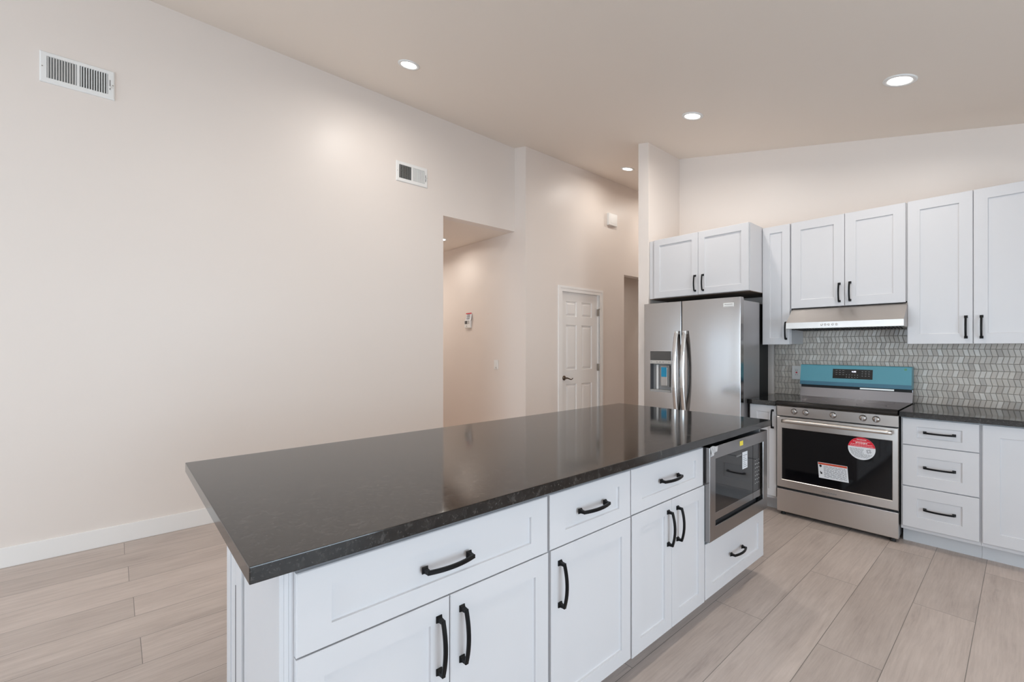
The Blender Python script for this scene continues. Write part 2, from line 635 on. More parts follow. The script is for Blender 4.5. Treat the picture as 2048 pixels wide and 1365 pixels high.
tb_.inputs[0].default_value = (0.37, 0.37, 0.375, 1)
md_ = ts_.new('ShaderNodeAddShader')
ts_.t.links.new(tb_.outputs[0], md_.inputs[0])
ts_.t.links.new(ts_.b.outputs[0], md_.inputs[1])
ts_.base((0.5, 0.5, 0.5), 0.8)
ts_.t.links.new(md_.outputs[0], ts_.t.nodes['Material Output'].inputs[0])
o = MB().box(XL - 0.115, XL - 0.110, -3.895, -0.955, 0.352, 1.748).build('added_window_shade', ts_.m)
tag(o, 'pale roller shade added over the unseen window further along the blank wall', 'shade')

# ------------------------------------------------------------------ six-panel door with casing
f = face_x(XD - 0.03)
D0, D1, DH = 4.358, 5.116, 2.092
mb = MB().box(XD - 0.075, XD - 0.052, D0, D1, 0.01, DH)
cols = ((D0 + 0.105, D0 + 0.322), (D1 - 0.337, D1 - 0.115))
rows = ((0.22, 0.873), (1.063, 1.661), (1.772, 1.975))
us = [D0, cols[0][0], cols[0][1], cols[1][0], cols[1][1], D1]
vs = [0.01, rows[0][0], rows[0][1], rows[1][0], rows[1][1], rows[2][0], rows[2][1], DH]
for i in range(5):
    for j in range(7):
        if i in (1, 3) and j in (1, 3, 5):
            a, b, c, d = us[i], us[i + 1], vs[j], vs[j + 1]
            mb.rings([rect(f, a, b, c, d, 0, 0), rect(f, a, b, c, d, 0.006, -0.016), rect(f, a, b, c, d, 0.018, -0.016),
                      rect(f, a, b, c, d, 0.040, -0.004)], cap0=False)
        else:
            mb.face([f(us[i], vs[j], 0), f(us[i + 1], vs[j], 0), f(us[i + 1], vs[j + 1], 0), f(us[i], vs[j + 1], 0)])
bmesh.ops.remove_doubles(mb.bm, verts=mb.bm.verts, dist=1e-5)
door = struct(mb, 'door_1', 'trim', 'white six-panel interior door with a bronze lever')
mb = MB()
R = Matrix.Translation(f(4.425, 0.960, 0)) @ Matrix.Rotation(math.pi / 2, 4, 'Y')
mb.lathe([(0.030, 0), (0.032, 0.004), (0.029, 0.010), (0.016, 0.013), (0.011, 0.020), (0.011, 0.048), (0.004, 0.052)], R, 24)
pts, rad = [], []
for i in range(13):
    q = i / 12
    pts.append(f(4.425 + 0.125 * q, 0.962 - 0.030 * math.sin(q * 2.6) * q - 0.004 * q + 0.012 * max(0, q - 0.8) * 5, 0.045))
    rad.append(0.0095 - 0.004 * q)
mb.tube(pts, rad, 10)
mb.build('door_handle', 'bronze', door)
for z in (1.85, 1.083, 0.25):
    mb = MB().box(XD - 0.031, XD + 0.004, D1 - 0.004, D1 + 0.020, z - 0.048, z + 0.048)
    mb.tube([(XD - 0.02, D1 + 0.004, z - 0.05), (XD - 0.02, D1 + 0.004, z + 0.05)], 0.007, 10)
    if z > 1.5:
        mb.tube([(XD - 0.012, D1 + 0.004, z + 0.05), (XD + 0.035, D1 - 0.03, z + 0.046)], 0.004, 8)
        mb.lathe([(0.004, 0), (0.009, 0.002), (0.009, 0.010)], Matrix.Translation((XD + 0.03, D1 - 0.03, z + 0.046)) @ Matrix.Rotation(math.pi / 2, 4, 'Y'), 12)
    mb.build('hinge', 'nickel', door)
mb = MB()
O0, O1, OZ = 4.278, 5.200, 2.165
for w0, w1, i0, i1 in ((0, 0.016, 0, 0.03), (0, 0.011, 0.028, 0.072)):
    mb.box(XD, XD + w1, O0 + i0, O0 + i1, 0, OZ - i0)
    mb.box(XD, XD + w1, O1 - i1, O1 - i0, 0, OZ - i0)
    mb.box(XD, XD + w1, O0 + i1, O1 - i1, OZ - i1, OZ - i0)
mb.box(XD - 0.12, XD, 4.352, 4.3572, 0, 2.098).box(XD - 0.12, XD, 5.117, 5.122, 0, 2.098).box(XD - 0.12, XD, 4.352, 5.122, 2.0925, 2.098)
mb.box(XD - 0.032, XD, 5.1215, 5.13, 0, 2.098)
struct(mb, 'trim_1', 'trim', 'white casing around the six-panel door')

# ------------------------------------------------------------------ recessed downlights
TH = math.atan(0.2155)


def downlight(x, y, z, tilt, label, proto=None, watt=1.0):
    if proto is None:
        r = thing('recessed_light', (0, 0, 0), label, 'light', 'recessed ceiling lights')
        I = Matrix.Identity(4)
        MB().lathe([(0.086, 0.002), (0.087, -0.003), (0.082, -0.0070), (0.066, -0.0070), (0.060, -0.0035), (0.060, 0.002)], I, 40, cap0=False, cap1=False).build('trim_ring', 'white', r)
        MB().lathe([(0.0605, 0.001), (0.0605, -0.0035), (0.002, -0.0040)], I, 40, cap0=False).build('lens', 'lens', r)
        l = bpy.data.lights.new('lamp', 'AREA')
        l.shape = 'DISK'
        l.size = 0.112
        l.energy = LAMP_W
        l.color = LAMP_COL
        l.spread = math.radians(164)
        lo = bpy.data.objects.new('lamp', l)
        COL.objects.link(lo)
        lo.parent = r
        lo.location = (0, 0, -0.0045)
    else:
        r = proto.copy()
        COL.objects.link(r)
        for ch in list(proto.children):
            c = ch.copy()
            COL.objects.link(c)
            c.parent = r
            if c.type == 'LIGHT' and watt != 1.0:
                c.data = c.data.copy()
                c.data.energy = LAMP_W * watt
        r['label'] = label
    r.location = (x, y, z)
    r.rotation_euler = (0, tilt, 0)
    return r


LIGHTS = [(-3.318, 1.797, 'round recessed light in the sloped ceiling, closest to the big blank wall'),
          (-1.873, 3.684, 'round recessed light in the sloped ceiling, just in front of the fridge wing wall'),
          (-0.525, 3.696, 'round recessed light in the sloped ceiling, high in front of the range and tall cabinets'),
          (-3.381, 4.941, 'round recessed light over the passage with the six-panel door')]
proto = None
for (x, y, lb), wt in zip(LIGHTS, (1.0, 1.45, 1.15, 0.68)):
    r = downlight(x, y, zc(x, y), TH, lb, proto, wt)
    proto = proto or r
downlight(-5.125, 3.245, OPZ, 0.0, 'recessed light in the low hallway ceiling, cut off by the wall edge', proto, 0.50)
# lamps added out of view as fill; the aisle one fits the toe-kick shadow
downlight(-1.873, 0.6, zc(-1.873, 0.6), TH, 'added round recessed light overhead, out of the picture above the island', proto)
downlight(-0.525, 1.75, zc(-0.525, 1.75), TH, 'round recessed light overhead, out of the picture above the aisle', proto, 1.3)
downlight(-6.3, 2.9, OPZ, 0.0, 'added recessed light deeper in the hallway, hidden by the blank wall', proto, 2.0)
downlight(-3.34, 6.35, zc(-3.34, 6.35), TH, 'added round recessed light at the far end of the passage, hidden by the wing wall', proto)
downlight(-5.2, 5.9, 2.60, 0.0, 'added recessed light in the side room past the passage opening', proto, 0.6)


# ------------------------------------------------------------------ wall registers
def register(name_label, y0, y1, z0, z1, sy0, sy1, sz0, sz1, n, lean):
    yc = (y0 + y1) / 2
    r = thing('air_vent', (XL, yc, (z0 + z1) / 2), name_label, 'vent', 'white wall registers')
    X0, X1 = XL + 0.0005, XL + 0.011
    mb = MB()
    fr = [(y0, z0), (y1, z0), (y1, z1), (y0, z1)]
    inn = [(sy0, sz0), (sy1, sz0), (sy1, sz1), (sy0, sz1)]
    e = 0.006
    out2 = [(y0 + e, z0 + e), (y1 - e, z0 + e), (y1 - e, z1 - e), (y0 + e, z1 - e)]
    mb.rings([[(X0, *p) for p in fr], [(X1 - 0.004, *p) for p in fr], [(X1, *p) for p in out2], [(X1, *p) for p in inn], [(X0, *p) for p in inn]], cap0=False, cap1=False)
    ym = (sy0 + sy1) / 2
    mb.box(X0, X1, ym - 0.007, ym + 0.007, sz0, sz1)
    mb.build('frame', 'white', r)
    MB().box(X0, X0 + 0.001, sy0, sy1, sz0, sz1).build('duct_shade_sheet', 'void', r)  # black sheet stands in for the unlit duct
    for side in (0, 1):
        a, b = (sy0, ym - 0.007) if side == 0 else (ym + 0.007, sy1)
        mb = MB()
        p = (b - a) / n
        for i in range(n):
            c = a + p * (i + 0.5)
            s = (1 if side == 0 else -1) * lean
            # blade: thin slanted strip
            wv = p * 0.25
            t = 0.0009
            q = [(X0 + 0.001, c + s * wv - t), (X0 + 0.001, c + s * wv + t), (X1 - 0.0006, c - s * wv + t), (X1 - 0.0006, c - s * wv - t)]
            mb.prism(q, lambda x, y: (x, y, sz0), lambda x, y: (x, y, sz1))
        mb.build('louvres', 'white', r)
    for yy in ((y0 + sy0) / 2 - 0.004, y1 - 0.010):
        mb = MB()
        mb.lathe([(0.004, 0), (0.0035, 0.0018), (0.001, 0.0025)], Matrix.Translation((X1, yy, (z0 + z1) / 2)) @ Matrix.Rotation(math.pi / 2, 4, 'Y'), 10)
        mb.build('screw', 'nickel', r)
    return r


r = register('long white air vent high on the blank wall, far from the hallway', -0.363, -0.001, 3.0745, 3.2715, -0.330, -0.036, 3.105, 3.245, 11, 1)
MB().box(XL + 0.0105, XL + 0.0125, -0.0265, -0.0235, 3.138, 3.206).build('damper_slot', 'void', r)
MB().box(XL + 0.0105, XL + 0.020, -0.028, -0.022, 3.150, 3.160).build('damper_lever', 'white', r)
r = register('short white air vent on the blank wall, beside the hallway opening', 2.121, 2.4775, 3.043, 3.245, 2.150, 2.443, 3.076, 3.2125, 11, 0.75)
MB().box(XL + 0.0105, XL + 0.0125, 2.452, 2.456, 3.10, 3.17).build('damper_slot', 'void', r)
MB().tube([(XL + 0.011, 2.454, 3.135), (XL + 0.03, 2.466, 3.118)], 0.003, 8).build('damper_lever', 'white', r)

# ------------------------------------------------------------------ small fittings on the hall and passage walls
r = thing('thermostat', (-5.145, YH, 1.69), 'white thermostat with a dark screen on the hallway wall', 'thermostat')
MB().box(-5.215, -5.075, YH - 0.026, YH - 0.0005, 1.632, 1.742, 0.008).build('housing', 'white', r)
MB().box(-5.200, -5.140, YH - 0.028, YH - 0.0255, 1.688, 1.733).build('screen', 'grey', r)
for i in range(3):
    MB().box(-5.125, -5.095, YH - 0.028, YH - 0.0255, 1.69 + 0.016 * i, 1.70 + 0.016 * i, 0.001).build('button', 'midgrey', r)
MB().box(-5.165, -5.150, YH - 0.028, YH - 0.0255, 1.655, 1.664, 0.001).build('button', 'midgrey', r)
r = thing('instruction_card', (-5.12, YH, 1.78), 'small printed card curling off the hallway wall above the thermostat', 'card')
mb = MB()
rr = []
for i in range(9):
    q = i / 8
    z = 1.735 + 0.108 * q
    yy = YH - 0.004 - 0.020 * (1 - q) ** 2
    rr.append([(-5.192, yy, z), (-5.055, yy - 0.006, z), (-5.055, yy - 0.0066, z), (-5.192, yy - 0.0006, z)])
mb.rings(rr)
mb.build('sheet', 'paper', r)
MB().box(-5.190, -5.058, YH - 0.0125, YH - 0.0110, 1.828, 1.841).build('heading_band', M['red'], r)
mb = MB()
for i in range(5):
    z = 1.755 + i * 0.0145
    q = (z - 1.735) / 0.108
    mb.box(-5.165, -5.085 - 0.01 * (i % 2), YH - 0.0125 - 0.020 * (1 - q) ** 2, YH - 0.0110 - 0.020 * (1 - q) ** 2, z, z + 0.004)
mb.build('print', 'ink', r)
r = thing('light_switch', (-4.535, YH, 1.14), 'white wall switch plate near the hallway corner', 'light switch')
MB().box(-4.576, -4.494, YH - 0.007, YH - 0.0005, 1.078, 1.200, 0.003).build('plate', 'white', r)
MB().box(-4.552, -4.518, YH - 0.010, YH - 0.006, 1.106, 1.172, 0.002).build('rocker', 'white', r)
MB().box(-4.545, -4.525, YH - 0.0105, YH - 0.0095, 1.098, 1.102).build('indicator', 'grey', r)
r = thing('door_chime', (XD, 5.40, 3.2), 'white door chime box high on the passage wall above the six-panel door', 'door chime')
MB().box(XD + 0.0005, XD + 0.042, 5.302, 5.500, 3.118, 3.292, 0.008).build('cover', 'white', r)
MB().box(XD + 0.040, XD + 0.0445, 5.335, 5.480, 3.150, 3.272, 0.0015).build('face_plate', 'white', r)

# ------------------------------------------------------------------ island
XF = -1.07      # cabinet face (fronts stand 20 mm proud)
f = face_x(XF)
IT, IB = 0.925, 0.889
XR = -1.655     # back of the cabinets
cabs = [(0.287, 1.086, 'wide white island base cabinet at the near end, one drawer over two doors'),
        (1.0875, 1.558, 'narrow white island base cabinet with one drawer over a single door'),
        (1.5595, 2.190, 'white island base cabinet beside the microwave, one drawer over two doors'),
        (2.1915, 2.945, 'white island base cabinet at the far end with a microwave bay over one drawer')]


def island_cab(i, hollow=False):
    y0, y1, lb = cabs[i]
    r = thing('base_cabinet', (XF, (y0 + y1) / 2, 0), lb, 'cabinet', 'white island base cabinets')
    mb = MB()
    if hollow:
        mb.box(XR, XF, y0, y0 + 0.016, 0.105, IB - 0.001).box(XR, XF, y1 - 0.016, y1, 0.105, IB - 0.001)
        mb.box(XR, XR + 0.016, y0 + 0.016, y1 - 0.016, 0.105, IB - 0.001).box(XR + 0.016, XF, y0 + 0.016, y1 - 0.016, 0.105, 0.392)
    else:
        mb.box(XR, XF, y0, y1, 0.105, IB - 0.001)
    mb.build('carcass', 'cab', r)
    MB().box(XF - 0.110, XF - 0.096, y0, y1, 0.0, 0.105).build('toe_kick', 'toe', r)
    return r


r = island_cab(0)
front(r, 'drawer', f, 0.297, 1.080, 0.683, 0.869, (0.686, 0.7755, False), 0.076, 0.050)
front(r, 'door', f, 0.297, 0.6935, 0.112, 0.679, (0.6585, 0.558, True))
front(r, 'door', f, 0.6965, 1.084, 0.112, 0.679, (0.734, 0.5595, True))
r = island_cab(1)
front(r, 'drawer', f, 1.091, 1.555, 0.684, 0.870, (1.314, 0.7815, False), 0.076, 0.050)
front(r, 'door', f, 1.097, 1.556, 0.112, 0.680, (1.138, 0.559, True))
r = island_cab(2)
front(r, 'drawer', f, 1.562, 2.172, 0.686, 0.870, (1.8545, 0.782, False), 0.076, 0.050)
front(r, 'door', f, 1.568, 1.8755, 0.105, 0.681, (1.842, 0.562, True))
front(r, 'door', f, 1.8785, 2.187, 0.105, 0.681, (1.9225, 0.563, True))
r = island_cab(3, True)
front(r, 'drawer', f, 2.197, 2.943, 0.108, 0.385, (2.5585, 0.251, False), 0.076, 0.060)

# finished end with a pilaster at the seating corner
r = thing('end_panel', (-1.36, 0.28, 0), 'white finished end panel of the island with a corner post', 'panel')
MB().box(-1.425, XF - 0.002, 0.268, 0.2855, 0.0, IB - 0.001, 0.0012).build('panel_board', 'cab', r)
mb = MB()
mb.box(-1.5050, -1.432, 0.262, 0.2855, 0.0, IB - 0.001, 0.002)
mb.box(-1.645, -1.5120, 0.262, 0.2855, 0.0, IB - 0.001, 0.002)
mb.box(-1.5130, -1.5040, 0.263, 0.2855, 0.675, IB - 0.001, 0.0005)
mb.box(-1.585, -1.572, 0.2590, 0.2625, 0.0, IB - 0.002, 0.0015)
mb.build('corner_post', 'cab', r)
MB().box(-1.5120, -1.5050, 0.2618, 0.2800, 0.0, 0.675).build('groove_shade_strip', 'rubber', r)  # black strip filling the groove, stands in for its shade
MB().box(-1.4320, -1.4280, 0.2675, 0.2800, 0.745, IB - 0.002).build('open_joint', 'grey', r)
MB().box(XF - 0.045, XF, 0.2775, 0.2865, 0.105, IB - 0.001).build('face_stile', 'cab', r)
# back of the island
o = MB().box(XR - 0.018, XR, 0.287, 2.945, 0.0, IB - 0.001).build('back_panel', 'cab')
tag(o, 'plain white back panel of the island on its seating side', 'panel')

o = MB().box(-2.112, -1.022, 0.201, 2.981, IB, IT, 0.0022).build('island_countertop', 'granite')
tag(o, 'long dark polished granite island top with a deep overhang', 'countertop')

# ------------------------------------------------------------------ built-in microwave
r = thing('microwave', (-1.03, 2.56, 0.40), 'built-in stainless microwave with trim frame at the far end of the island', 'microwave')
ft = face_x(0)
TX = -1.025
A0, A1, B0, B1 = 2.1895, 2.932, 0.403, 0.869
I0, I1, J0, J1 = 2.251, 2.870, 0.469, 0.808
mb = MB()
mb.rings([rect(ft, A0, A1, B0, B1, 0, -1.0685), rect(ft, A0, A1, B0, B1, 0, TX - 0.002), rect(ft, A0, A1, B0, B1, 0.002, TX),
          rect(ft, I0, I1, J0, J1, 0, TX), rect(ft, I0, I1, J0, J1, 0.002, TX - 0.002), rect(ft, I0, I1, J0, J1, 0.002, -1.0685), rect(ft, A0, A1, B0, B1, 0, -1.0685)], cap0=False, cap1=False)
bmesh.ops.remove_doubles(mb.bm, verts=mb.bm.verts, dist=1e-6)
mb.build('trim_frame', 'steel_y', r)
MB().box(-1.56, -1.062, 2.255, 2.866, 0.474, 0.803).build('body', 'grey', r)
MB().box(-1.0615, -1.036, 2.254, 2.745, 0.531, 0.803, 0.0015).build('door_glass', 'glass', r)
MB().box(-1.0615, -1.036, 2.749, 2.858, 0.531, 0.803, 0.0015).build('control_panel', 'glass', r)
mb = MB().box(-1.0615, -1.0355, 2.254, 2.745, 0.491, 0.530, 0.0015).box(-1.0615, -1.0355, 2.749, 2.858, 0.491, 0.530, 0.0015)
mb.build('lower_rail', 'steel_y', r)
MB().box(-1.0615, -1.050, 2.859, 2.867, 0.474, 0.803).build('side_gap', 'rubber', r)
mb = MB()
for rr_ in range(7):
    for cc in range(3):
        yy = 2.776 + cc * 0.025
        zz = 0.575 + rr_ * 0.022
        mb.box(-1.0362, -1.0352, yy, yy + (0.009 if rr_ % 3 else 0.006), zz, zz + 0.0045 + 0.002 * ((rr_ + cc) % 2))
mb.build('keypad', 'greyink', r)
s = MB().box(-1.0362, -1.0350, 2.600, 2.668, 0.690, 0.783).build('instruction_label', 'paper', r)
mb = MB()
for i in range(7):
    mb.box(-1.0352, -1.0344, 2.607, 2.661 - 0.012 * (i % 3), 0.700 + i * 0.0105, 0.702 + i * 0.0105)
mb.build('print', 'ink', s)
s = MB().box(TX - 0.001, TX + 0.0004, 2.540, 2.582, 0.829, 0.854).build('sticker', 'yellow', r)
s['label'] = 'yellow sticker'
text_mesh('maker_name', 'FRIGIDAIRE', 0.012, lambda u, v, w_: Vector((-1.0360 + w_, 2.555 + u, 0.772 + v)), 'greyink', r, 0.0002, 0.062)
mb = MB()
rr = []
for i in range(7):
    row = []
    for j in range(4):
        a, b = i / 6, j / 3
        row.append((TX + 0.002 + 0.012 * math.sin(a * 7 + b * 3) ** 2 * b, 2.190 + 0.075 * a, 0.872 - 0.05 * b * (1 - a * 0.9) + 0.004 * math.sin(5 * a + 2 * b)))
    rr.append(row)
mb.rings(rr, cap0=False, cap1=False, closed=False)
o = mb.build('peeling_film', 'film', r)
o['label'] = 'crumpled clear protective film'


# ------------------------------------------------------------------ kitchen run on the far wall
YF = 4.125      # base cabinet face; fronts reach 4.105
fb = face_y(YF)


def base_cab(x0, x1, lb, toe0=None):
    r = thing('base_cabinet', ((x0 + x1) / 2, YF, 0), lb, 'cabinet', 'white base cabinets beside the range')
    MB().box(x0, x1, YF, YK - 0.003, 0.105, 0.883).build('carcass', 'cab', r)
    MB().box(x0, x1, 4.208, 4.222, 0.0, 0.105).build('toe_kick', 'toe', r)
    return r


r = base_cab(-1.578, -1.362, 'narrow white base cabinet squeezed between the fridge and the range')
front(r, 'door', fb, -1.574, -1.366, 0.129, 0.879, (-1.394, 0.7685, True), 0.055, 0.055)
r = base_cab(-0.580, -0.192, 'white base cabinet with a bank of three drawers right beside the range')
for v0, v1, hz in ((0.695, 0.875, 0.787), (0.412, 0.690, 0.5505), (0.130, 0.406, 0.267)):
    front(r, 'drawer', fb, -0.571, -0.199, v0, v1, (-0.384, hz, False), 0.076, 0.052 if v0 > 0.6 else 0.074)
r = base_cab(-0.191, 0.420, 'white base cabinet with a tall door, past the three-drawer bank')
front(r, 'door', fb, -0.185, 0.414, 0.130, 0.875, (0.372, 0.75, True), 0.075, 0.073)

o = MB().box(-1.586, -1.360, 4.070, YK - 0.0085, 0.885, 0.9215, 0.002).build('countertop', 'granite')
tag(o, 'small dark granite counter piece between the fridge and the range', 'countertop')
o = MB().box(-0.583, 0.440, 4.070, YK - 0.0085, 0.885, 0.9215, 0.002).build('countertop', 'granite')
tag(o, 'dark granite counter to the right of the range, above the drawer bank', 'countertop')

mb = MB().box(-1.600, 0.440, YK - 0.008, YK - 0.0003, 0.9217, 1.515)
o = mb.build('backsplash', 'tile')
tag(o, 'grey stone mosaic backsplash of slanted tiles behind the range', 'backsplash')

# wall cabinets
YU = 4.446
fu_ = face_y(YU)
UT, UB = 2.445, 1.388


def wall_cab(x0, x1, z0, z1, yf, lb):
    r = thing('wall_cabinet', ((x0 + x1) / 2, yf, z0), lb, 'cabinet', 'white wall cabinets')
    MB().box(x0, x1, yf, YK - 0.0095, z0 + 0.004, z1 - 0.003).build('carcass', 'cab', r)
    return r


r = wall_cab(-1.590, -1.360, UB, UT, YU, 'tall narrow white wall cabinet between the fridge cabinet and the range hood')
front(r, 'door', fu_, -1.588, -1.3665, UB, UT, (-1.395, 1.509, True), 0.060, 0.060)
r = wall_cab(-1.3585, -0.592, 1.705, UT, YU, 'short white two-door wall cabinet directly above the range hood')
front(r, 'door', fu_, -1.356, -0.9735, 1.700, UT, (-1.007, 1.8095, True), 0.072, 0.072)
front(r, 'door', fu_, -0.9705, -0.597, 1.700, UT, (-0.936, 1.8125, True), 0.072, 0.072)
r = wall_cab(-0.5905, 0.105, UB, UT, YU, 'big tall white two-door wall cabinet to the right of the range hood')
front(r, 'door', fu_, -0.586, -0.2455, UB, UT, (-0.279, 1.5045, True), 0.068, 0.072)
front(r, 'door', fu_, -0.2425, 0.100, UB, UT, (-0.204, 1.5035, True), 0.068, 0.072)
# cabinet above the fridge
YC = 4.160
fc = face_y(YC)
r = wall_cab(-2.576, -1.592, 1.857, 2.458, YC, 'deep white two-door wall cabinet above the fridge')
front(r, 'door', fc, -2.516, -2.0535, 1.862, 2.455, (-2.079, 1.972, True), 0.062, 0.062)
front(r, 'door', fc, -2.0505, -1.598, 1.862, 2.455, (-2.002, 1.971, True), 0.062, 0.062)
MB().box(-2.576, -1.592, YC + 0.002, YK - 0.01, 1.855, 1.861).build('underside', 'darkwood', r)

# ------------------------------------------------------------------ range hood
r = thing('range_hood', (-0.97, 4.3, 1.5), 'slim stainless range hood under the short wall cabinet', 'range hood')
HX0, HX1 = -1.348, -0.586
mb = MB()
prof = [(YK - 0.0095, 1.698), (4.440, 1.698), (4.272, 1.569), (4.272, 1.520), (4.290, 1.517), (YK - 0.0095, 1.517)]
mb.prism(prof, lambda a, b: (HX0, a, b), lambda a, b: (HX1, a, b))
mb.build('canopy', brushed('hood_steel', (0.54, 0.505, 0.475), 0.36, 0), r)
mb = MB()
for i in range(34):
    x = HX0 + 0.03 + i * 0.0212
    mb.prism([(x, 4.31), (x + 0.009, 4.31), (x - 0.03, 4.70), (x - 0.039, 4.70)] if x - 0.039 > HX0 + 0.005 else [(x, 4.31), (x + 0.009, 4.31), (x, 4.40), (x - 0.006, 4.40)],
             lambda a, b: (a, b, 1.5155), lambda a, b: (a, b, 1.510))
mb.build('filter', 'rubber', r)
for x in (-1.090, -1.066, -1.042, -1.016, -0.991):
    MB().lathe([(0.0075, 0), (0.0075, 0.004), (0.006, 0.006), (0.001, 0.006)], Matrix.Translation((x, 4.272, 1.546)) @ Matrix.Rotation(math.pi / 2, 4, 'X'), 16).build('button', 'chrome', r)

# ------------------------------------------------------------------ range
r = thing('range', (-0.971, 4.1, 0), 'freestanding stainless electric range with a teal film over its console', 'range')
SX0, SX1 = -1.3545, -0.588
MB().box(SX0 + 0.003, SX1 - 0.003, 4.125, 4.735, 0.035, 0.8875).build('body', 'grey', r)
mb = MB()
mb.prism([(4.124, 0.888), (4.085, 0.888), (4.082, 0.884), (4.088, 0.808), (4.124, 0.806)], lambda a, b: (SX0, a, b), lambda a, b: (SX1, a, b))
cp = mb.build('control_panel', 'steel_h', r)
for x, s in ((-1.262, -1), (-1.110, 1), (-0.930, 1), (-0.826, -1), (-0.672, 1)):
    mb = MB()
    for a, b in ((0, 0.0012), (0.0108, 0.012)):
        mb.box(x + a, x + b, 4.0845, 4.0862, 0.858, 0.866)
    mb.box(x, x + 0.012, 4.0845, 4.0862, 0.8648, 0.866).box(x, x + 0.012, 4.0845, 4.0862, 0.858, 0.8592)
    mb.build('burner_mark', 'ink', cp)
for x in (-1.229, -1.149, -0.968, -0.786, -0.710):
    R = Matrix.Translation((x, 4.0865, 0.850)) @ Matrix.Rotation(math.pi / 2, 4, 'X')
    mb = MB().lathe([(0.0235, 0), (0.0235, 0.003), (0.0195, 0.005), (0.0185, 0.017), (0.0165, 0.020), (0.001, 0.0205)], R, 28)
    mb.box(x - 0.0045, x + 0.0045, 4.0865 - 0.027, 4.0865 - 0.019, 0.850 - 0.0175, 0.850 + 0.0175, 0.0015)
    mb.build('knob', 'knob', r)
# oven door
mb = MB()
fo = face_y(4.124)
GX0, GX1, GZ0, GZ1 = -1.321, -0.619, 0.289, 0.711
mb.rings([rect(fo, SX0, SX1, 0.228, 0.800, 0, 0), rect(fo, SX0, SX1, 0.228, 0.800, 0, 0.041), rect(fo, SX0, SX1, 0.228, 0.800, 0.003, 0.044),
          rect(fo, GX0, GX1, GZ0, GZ1, 0, 0.044), rect(fo, GX0, GX1, GZ0, GZ1, 0.003, 0.0405), rect(fo, GX0, GX1, GZ0, GZ1, 0.003, 0.020)], cap1=False)
od = mb.build('oven_door', 'steel_h', r)
MB().box(GX0 + 0.003, GX1 - 0.003, 4.085, 4.105, GZ0 + 0.003, GZ1 - 0.003).build('window_glass', 'ovenglass', od)
mb = MB()
hp = []
for i in range(21):
    q = -1 + i / 10
    hp.append((-0.9605 + q * 0.346, 4.0335 + 0.004 * q * q, 0.770))
rr = []
for x, y, z in hp:
    rr.append([(x, y + 0.010 * math.cos(2 * math.pi * k / 12), z + 0.0145 * math.sin(2 * math.pi * k / 12)) for k in range(12)])
mb.rings(rr, smooth=True)
for x in (-1.275, -0.646):
    mb.box(x - 0.011, x + 0.011, 4.036, 4.081, 0.760, 0.780, 0.002)
mb.build('handle', 'steel_h', od)
text_mesh('maker_name', 'FRIGIDAIRE', 0.014, lambda u, v, w_: Vector((-0.992 + u, 4.0801 - w_, 0.252 + v)), 'ink', od, 0.0002, 0.095)
# round sticker: red cap over a grey disc
cx_, cz_, rad_ = -0.795, 0.625, 0.081
YS = 4.0848
mb = MB()
ring = [(cx_ + rad_ * math.cos(2 * math.pi * k / 64), cz_ + rad_ * math.sin(2 * math.pi * k / 64)) for k in range(64)]
mb.prism(ring, lambda a, b: (a, YS, b), lambda a, b: (a, YS - 0.0004, b))
st = mb.build('round_sticker', 'paper', r)
st['label'] = 'round red and grey sticker'
CUT = 0.012
mb = MB()
a0 = math.asin(CUT / rad_)
cap = [(cx_ + rad_ * 0.997 * math.cos(a0 + (math.pi - 2 * a0) * k / 40), cz_ + rad_ * 0.997 * math.sin(a0 + (math.pi - 2 * a0) * k / 40)) for k in range(41)]
mb.prism(cap, lambda a, b: (a, YS - 0.0003, b), lambda a, b: (a, YS - 0.0007, b))
mb.build('red_field', 'red', st)
text_mesh('heading', 'FRIGIDAIRE', 0.013, lambda u, v, w_: Vector((cx_ + u, YS - 0.0007 - w_, cz_ + 0.0635 + v)), 'whiteink', st, 0.0002, 0.056)
mb = MB()
for z, hw, th in ((0.050, 0.050, 0.0022), (0.0405, 0.035, 0.006), (0.0300, 0.064, 0.0025), (0.0190, 0.068, 0.0022)):
    x = cx_ - hw
    while x < cx_ + hw:
        ln = random.uniform(0.006, 0.016)
        mb.box(x, min(x + ln, cx_ + hw), YS - 0.0010, YS - 0.0006, cz_ + z - th / 2, cz_ + z + th / 2)
        x += ln + 0.0025
mb.build('white_print', 'whiteink', st)
mb = MB()
for i in range(13):
    z = -0.002 - i * 0.0052
    hw = math.sqrt(max(0, (rad_ - 0.008) ** 2 - z * z))
    x = cx_ - hw + 0.002
    xe = cx_ + (hw if i > 6 else 0.012)
    while x < xe - 0.004:
        ln = random.uniform(0.006, 0.022)
        mb.box(x, min(x + ln, xe), YS - 0.0008, YS - 0.0003, cz_ + z - 0.0008, cz_ + z + 0.0008)
        x += ln + 0.003
for rr0, rr1 in ((0.0065, 0.0095), (0.0125, 0.0150)):
    n = 28
    for k in range(n):
        if rr0 > 0.01 and (k % 7) in (0, 1): continue
        a, b = 2 * math.pi * k / n, 2 * math.pi * (k + 1) / n
        c = (cx_ + 0.042, cz_ - 0.015)
        mb.prism([(c[0] + rr0 * math.cos(a), c[1] + rr0 * math.sin(a)), (c[0] + rr1 * math.cos(a), c[1] + rr1 * math.sin(a)),
                  (c[0] + rr1 * math.cos(b), c[1] + rr1 * math.sin(b)), (c[0] + rr0 * math.cos(b), c[1] + rr0 * math.sin(b))],
                 lambda p, q: (p, YS - 0.0003, q), lambda p, q: (p, YS - 0.0008, q))
mb.build('grey_print', 'ink', st)
# rectangular warning sticker, a little crooked
q4 = [(-1.068, 0.478), (-0.880, 0.478), (-0.871, 0.358), (-1.060, 0.358)]


